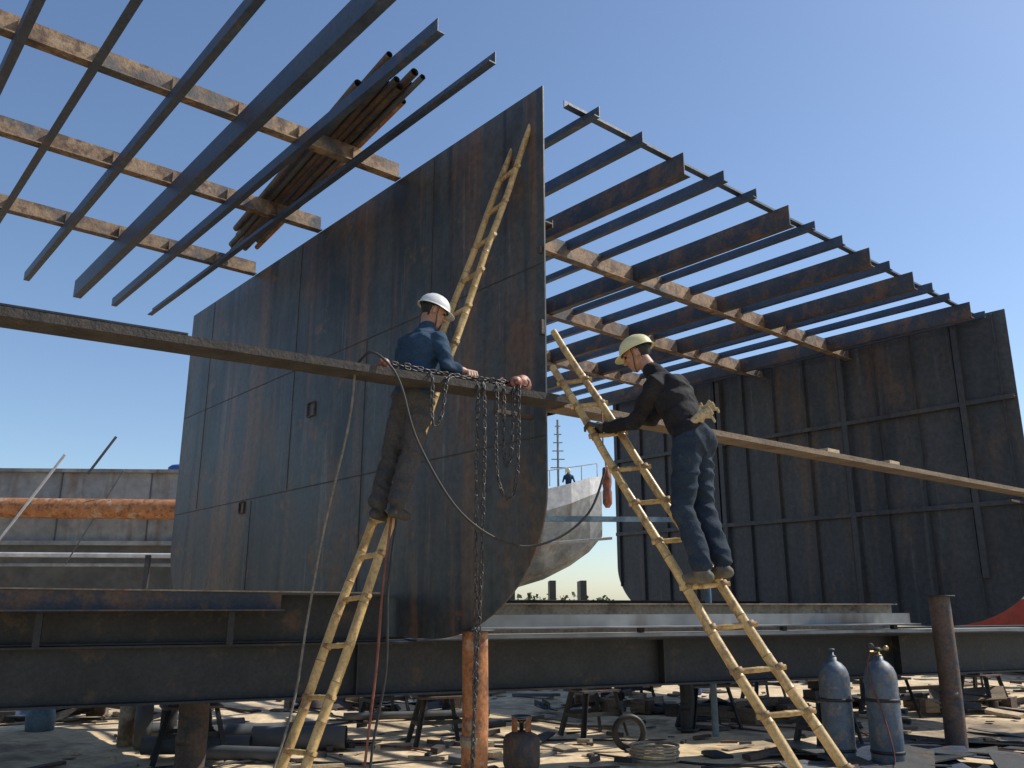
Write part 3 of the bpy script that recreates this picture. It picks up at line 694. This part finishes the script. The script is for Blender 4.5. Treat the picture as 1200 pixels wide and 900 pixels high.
def grip(parent,wrist,c,axis,r,mat,thumb=1):
    wrist=V(wrist);c=V(c);ax=V(axis).normalized(); n=wrist-c; n=(n-ax*n.dot(ax)).normalized(); sd=ax.cross(n)*thumb
    f=Fig(); pos=lambda a,R,o: c+ax*o+(n*math.cos(math.radians(a))+sd*math.sin(math.radians(a)))*R
    R=r+.012
    f.cap(wrist,wrist.lerp(c+n*(r+.03),.35),.029,.027,mat)
    for i,o in enumerate((-.033,-.011,.011,.033)):
        ln=(.88,1,.96,.8)[i]
        base=pos(15,R+.022,o*.95); k=pos(52,R+.012,o*1.05)
        f.cap(wrist.lerp(base,.3)+ax*o*.3,base,.019,.0135,mat); f.cap(base,k,.0135,.0115,mat)
        p1=pos(52+48*ln,R+.001,o*1.08);p2=pos(52+88*ln,R,o*1.06);p3=pos(52+125*ln,R-.001,o*1.04)
        f.cap(k,p1,.0112,.0102,mat); f.cap(p1,p2,.0102,.0095,mat); f.cap(p2,p3,.0095,.008,mat)
    tb=wrist.lerp(pos(-10,R+.02,.02),.45); t1=pos(-45,R+.012,.048); t2=pos(-95,R+.002,.045); t3=pos(-130,R,.035)
    f.cap(tb,t1,.019,.0145,mat); f.cap(t1,t2,.0135,.012,mat); f.cap(t2,t3,.012,.0095,mat)
    f.build('hand',parent,.0040,2)
def shoe(f,ank,Fd,mat):
    F,Lf,U=frame3(Fd); a=V(ank)
    f.cap(a-F*.045-U*.065,a+F*.02-U*.065,.036,.04,mat); f.cap(a+F*.02-U*.062,a+F*.14-U*.072,.042,.034,mat); f.cap(a+F*.14-U*.072,a+F*.175-U*.076,.035,.026,mat)
    f.cap(a+U*.0,a+F*.01-U*.05,.044,.045,mat)
def worker(J,F,top,bot,shoe_m,hmat,headF,hands,coatlen,headup=(0,0,1)):
    e=bpy.data.objects.new('construction_worker',None); col.objects.link(e)
    F_,Lf,U=frame3(F); f=Fig()
    pel,che,shc=V(J['pel']),V(J['che']),V(J['shc'])
    sp=(shc-pel).normalized(); Fs=(F_-sp*F_.dot(sp)).normalized(); Ls=sp.cross(Fs)
    f.ell(pel,Fs,Ls,sp,(.115,.165,.13),bot)
    f.ell(pel-Fs*.035-sp*.03,Fs,Ls,sp,(.10,.15,.11),bot)
    f.ell(pel+sp*coatlen,Fs,Ls,sp,(.127,.172,.11),top)
    f.ell(pel.lerp(che,.5),Fs,Ls,sp,(.123,.163,.17),top)
    f.ell(che,Fs,Ls,sp,(.130,.178,.17),top)
    f.ell(che+sp*.07-Fs*.03,Fs,Ls,sp,(.105,.17,.12),top)
    for s in('l','r'):
        sh,el,wr=V(J['sh'+s]),V(J['el'+s]),V(J['wr'+s])
        f.cap(shc+sp*.01,sh,.072,.066,top)
        f.cap(sh,el,.066,.050,top); f.cap(el,wr.lerp(el,.12),.051,.036,top); f.cap(wr.lerp(el,.16),wr.lerp(el,.10),.041,.040,top)
        hp,kn,an=V(J['hp'+s]),V(J['kn'+s]),V(J['an'+s])
        f.cap(hp,kn,.099,.073,bot); f.cap(kn,an+(kn-an).normalized()*.03,.074,.062,bot); f.cap(an+(kn-an).normalized()*.05,an+(kn-an).normalized()*.015,.066,.064,bot)
        shoe(f,an,J['ft'+s],shoe_m)
    nk=V(J['neck']); hd=V(J['head'])
    f.cap(shc,nk,.075,.060,top)
    hF,hL,hU=frame3(headF,headup)
    f.cap(nk-sp*.02,hd-hU*.055-hF*.025,.054,.052,'skin')
    f.build('body',e,.0088,3,wr=(top,bot),wamp=.012)
    head(e,hd,headF,hmat,headup)
    for h in hands: grip(e,*h)
    return e
rail=lambda p,q,z: V(p).lerp(V(q),(z-p[2])/(q[2]-p[2]))
gl=rail(RL0,RL1,2.69); gr=rail(RR0,RR1,2.72)
aL=(RL1-RL0).normalized(); aR=(RR1-RR0).normalized()
J=dict(pel=(1.185,5.50,2.56),che=(1.10,5.585,2.83),shc=(1.045,5.62,2.97),neck=(.96,5.67,3.07),head=(.875,5.73,3.20),
 shl=(.955,5.495,2.93),shr=(1.13,5.745,2.95),ell=(.83,5.66,2.70),elr=(.99,5.90,2.78),
 wrl=gl+V((.075,-.085,.015)),wrr=gr+V((.08,-.07,.02)),
 hpl=(1.135,5.43,2.50),hpr=(1.235,5.57,2.51),knl=(1.075,5.41,2.10),knr=(1.235,5.55,2.12),anl=(1.165,5.33,1.735),anr=(1.305,5.40,1.765),ftl=(-.55,.83,0),ftr=(-.5,.86,0))
w=worker(J,(-.8,.6,0),'black','jeans','boot','hyel',(-.84,.40,-.36),[(J['wrl'],gl,aL,.031,'gloved',1),(J['wrr'],gr,aR,.031,'gloved',-1)],.03)
f=Fig(); c=V((1.215,5.365,2.69))
for k,(o,an) in enumerate(((V((0,0,0)),.35),(V((.035,.02,.03)),.95))):
    d=V((math.cos(an)*.9,-.3,.5*math.sin(an))).normalized(); s=d.cross(V((0,1,.2))).normalized(); b0=c+o
    f.cap(b0-d*.05-V((0,0,.03)),b0,.026,.028,'glove'); f.ell(b0+d*.015,d,V((0,1,0)),d.cross(V((0,1,0))),(.04,.015,.034),'glove')
    for i in range(4):
        p=b0+d*.035+s*(.024-i*.016); q=p+d*(.024+.008*(i%2))+s*(.01-.007*i); r_=q+d*.012-V((0,0,.02+.004*i)); f.cap(p,q,.0095,.009,'glove'); f.cap(q,r_,.009,.008,'glove')
    p=b0-d*.005+s*.026; f.cap(p,p+s*.028+d*.015,.010,.009,'glove')
f.build('tucked_gloves',w,.0042,2)
gl2=rail(LL0,LL1,3.36); gh=V((-.30,5.85,3.055)); axL=(LL1-LL0).normalized()
J=dict(pel=(-.70,5.85,2.93),che=(-.67,5.91,3.22),shc=(-.655,5.945,3.385),neck=(-.625,5.99,3.48),head=(-.585,6.035,3.62),
 shr=(-.53,5.855,3.345),shl=(-.785,6.045,3.37),elr=(-.45,5.72,3.115),ell=(-.86,6.20,3.17),
 wrr=(-.375,5.78,3.105),wrl=gl2+V((-.075,-.085,-.02)),
 hpr=(-.64,5.80,2.87),hpl=(-.76,5.89,2.87),knr=(-.70,5.80,2.48),knl=(-.84,5.90,2.50),anr=(-.775,5.72,2.165),anl=(-.915,5.82,2.165),ftl=(.3,.95,0),ftr=(.35,.93,0))
worker(J,(.62,.78,0),'jacket','gpants','bootd','hwhite',(.88,.34,-.34),[(J['wrr'],gh,(.838,.546,0),.022,'skin',1),(J['wrl'],gl2,axL,.030,'skin',1)],.0)
e=bpy.data.objects.new('construction_worker',None); col.objects.link(e)
f=Fig(); c=V((2.9,43.6,6.55))
f.cap(c+V((-.09,0,.1)),c+V((-.07,0,.85)),.07,.1,'gpants'); f.cap(c+V((.09,0,.1)),c+V((.07,0,.85)),.07,.1,'gpants')
f.cap(c+V((0,0,.9)),c+V((0,0,1.38)),.15,.17,'jacket'); f.cap(c+V((.2,0,1.4)),c+V((.3,-.2,1.05)),.06,.05,'jacket'); f.cap(c+V((-.2,0,1.4)),c+V((-.3,-.15,1.08)),.06,.05,'jacket')
f.cap(c+V((0,0,1.45)),c+V((0,0,1.6)),.06,.09,'skin'); f.cap(c+V((0,0,1.68)),c+V((0,0,1.70)),.13,.12,'hyel')
f.build('body',e,.03,2)

# ------------------------------------------------------------ light, sky, camera
el=math.radians(46); az=math.atan2(.93,.30)
sd=V((math.sin(az)*math.cos(el),math.cos(az)*math.cos(el),math.sin(el)))
sun=bpy.data.lights.new('sun','SUN'); sun.energy=5.0; sun.angle=math.radians(.5); sun.color=(1,.93,.82)
so=bpy.data.objects.new('sun',sun); so.rotation_euler=sd.to_track_quat('Z','Y').to_euler(); so.location=(20,5,30); col.objects.link(so)
w=bpy.data.worlds.new('World'); scene.world=w; w.use_nodes=True
nt=w.node_tree; bg=nt.nodes['Background']; sk=nt.nodes.new('ShaderNodeTexSky'); sk.sky_type='NISHITA'; sk.sun_disc=False
sk.sun_elevation=el; sk.sun_rotation=az; sk.air_density=1.0; sk.dust_density=.6; sk.ozone_density=3.5
nt.links.new(sk.outputs[0],bg.inputs['Color']); bg.inputs['Strength'].default_value=.15
scene.view_settings.view_transform='Standard'; scene.view_settings.look='None'; scene.view_settings.exposure=0
cd=bpy.data.cameras.new('camera'); cd.lens=30; cd.sensor_width=36; cd.clip_end=3000; cd.clip_start=.05
co=bpy.data.objects.new('camera',cd); co.location=(0,0,1.5); co.rotation_euler=(math.radians(90+14.57),0,0); col.objects.link(co); scene.camera=co
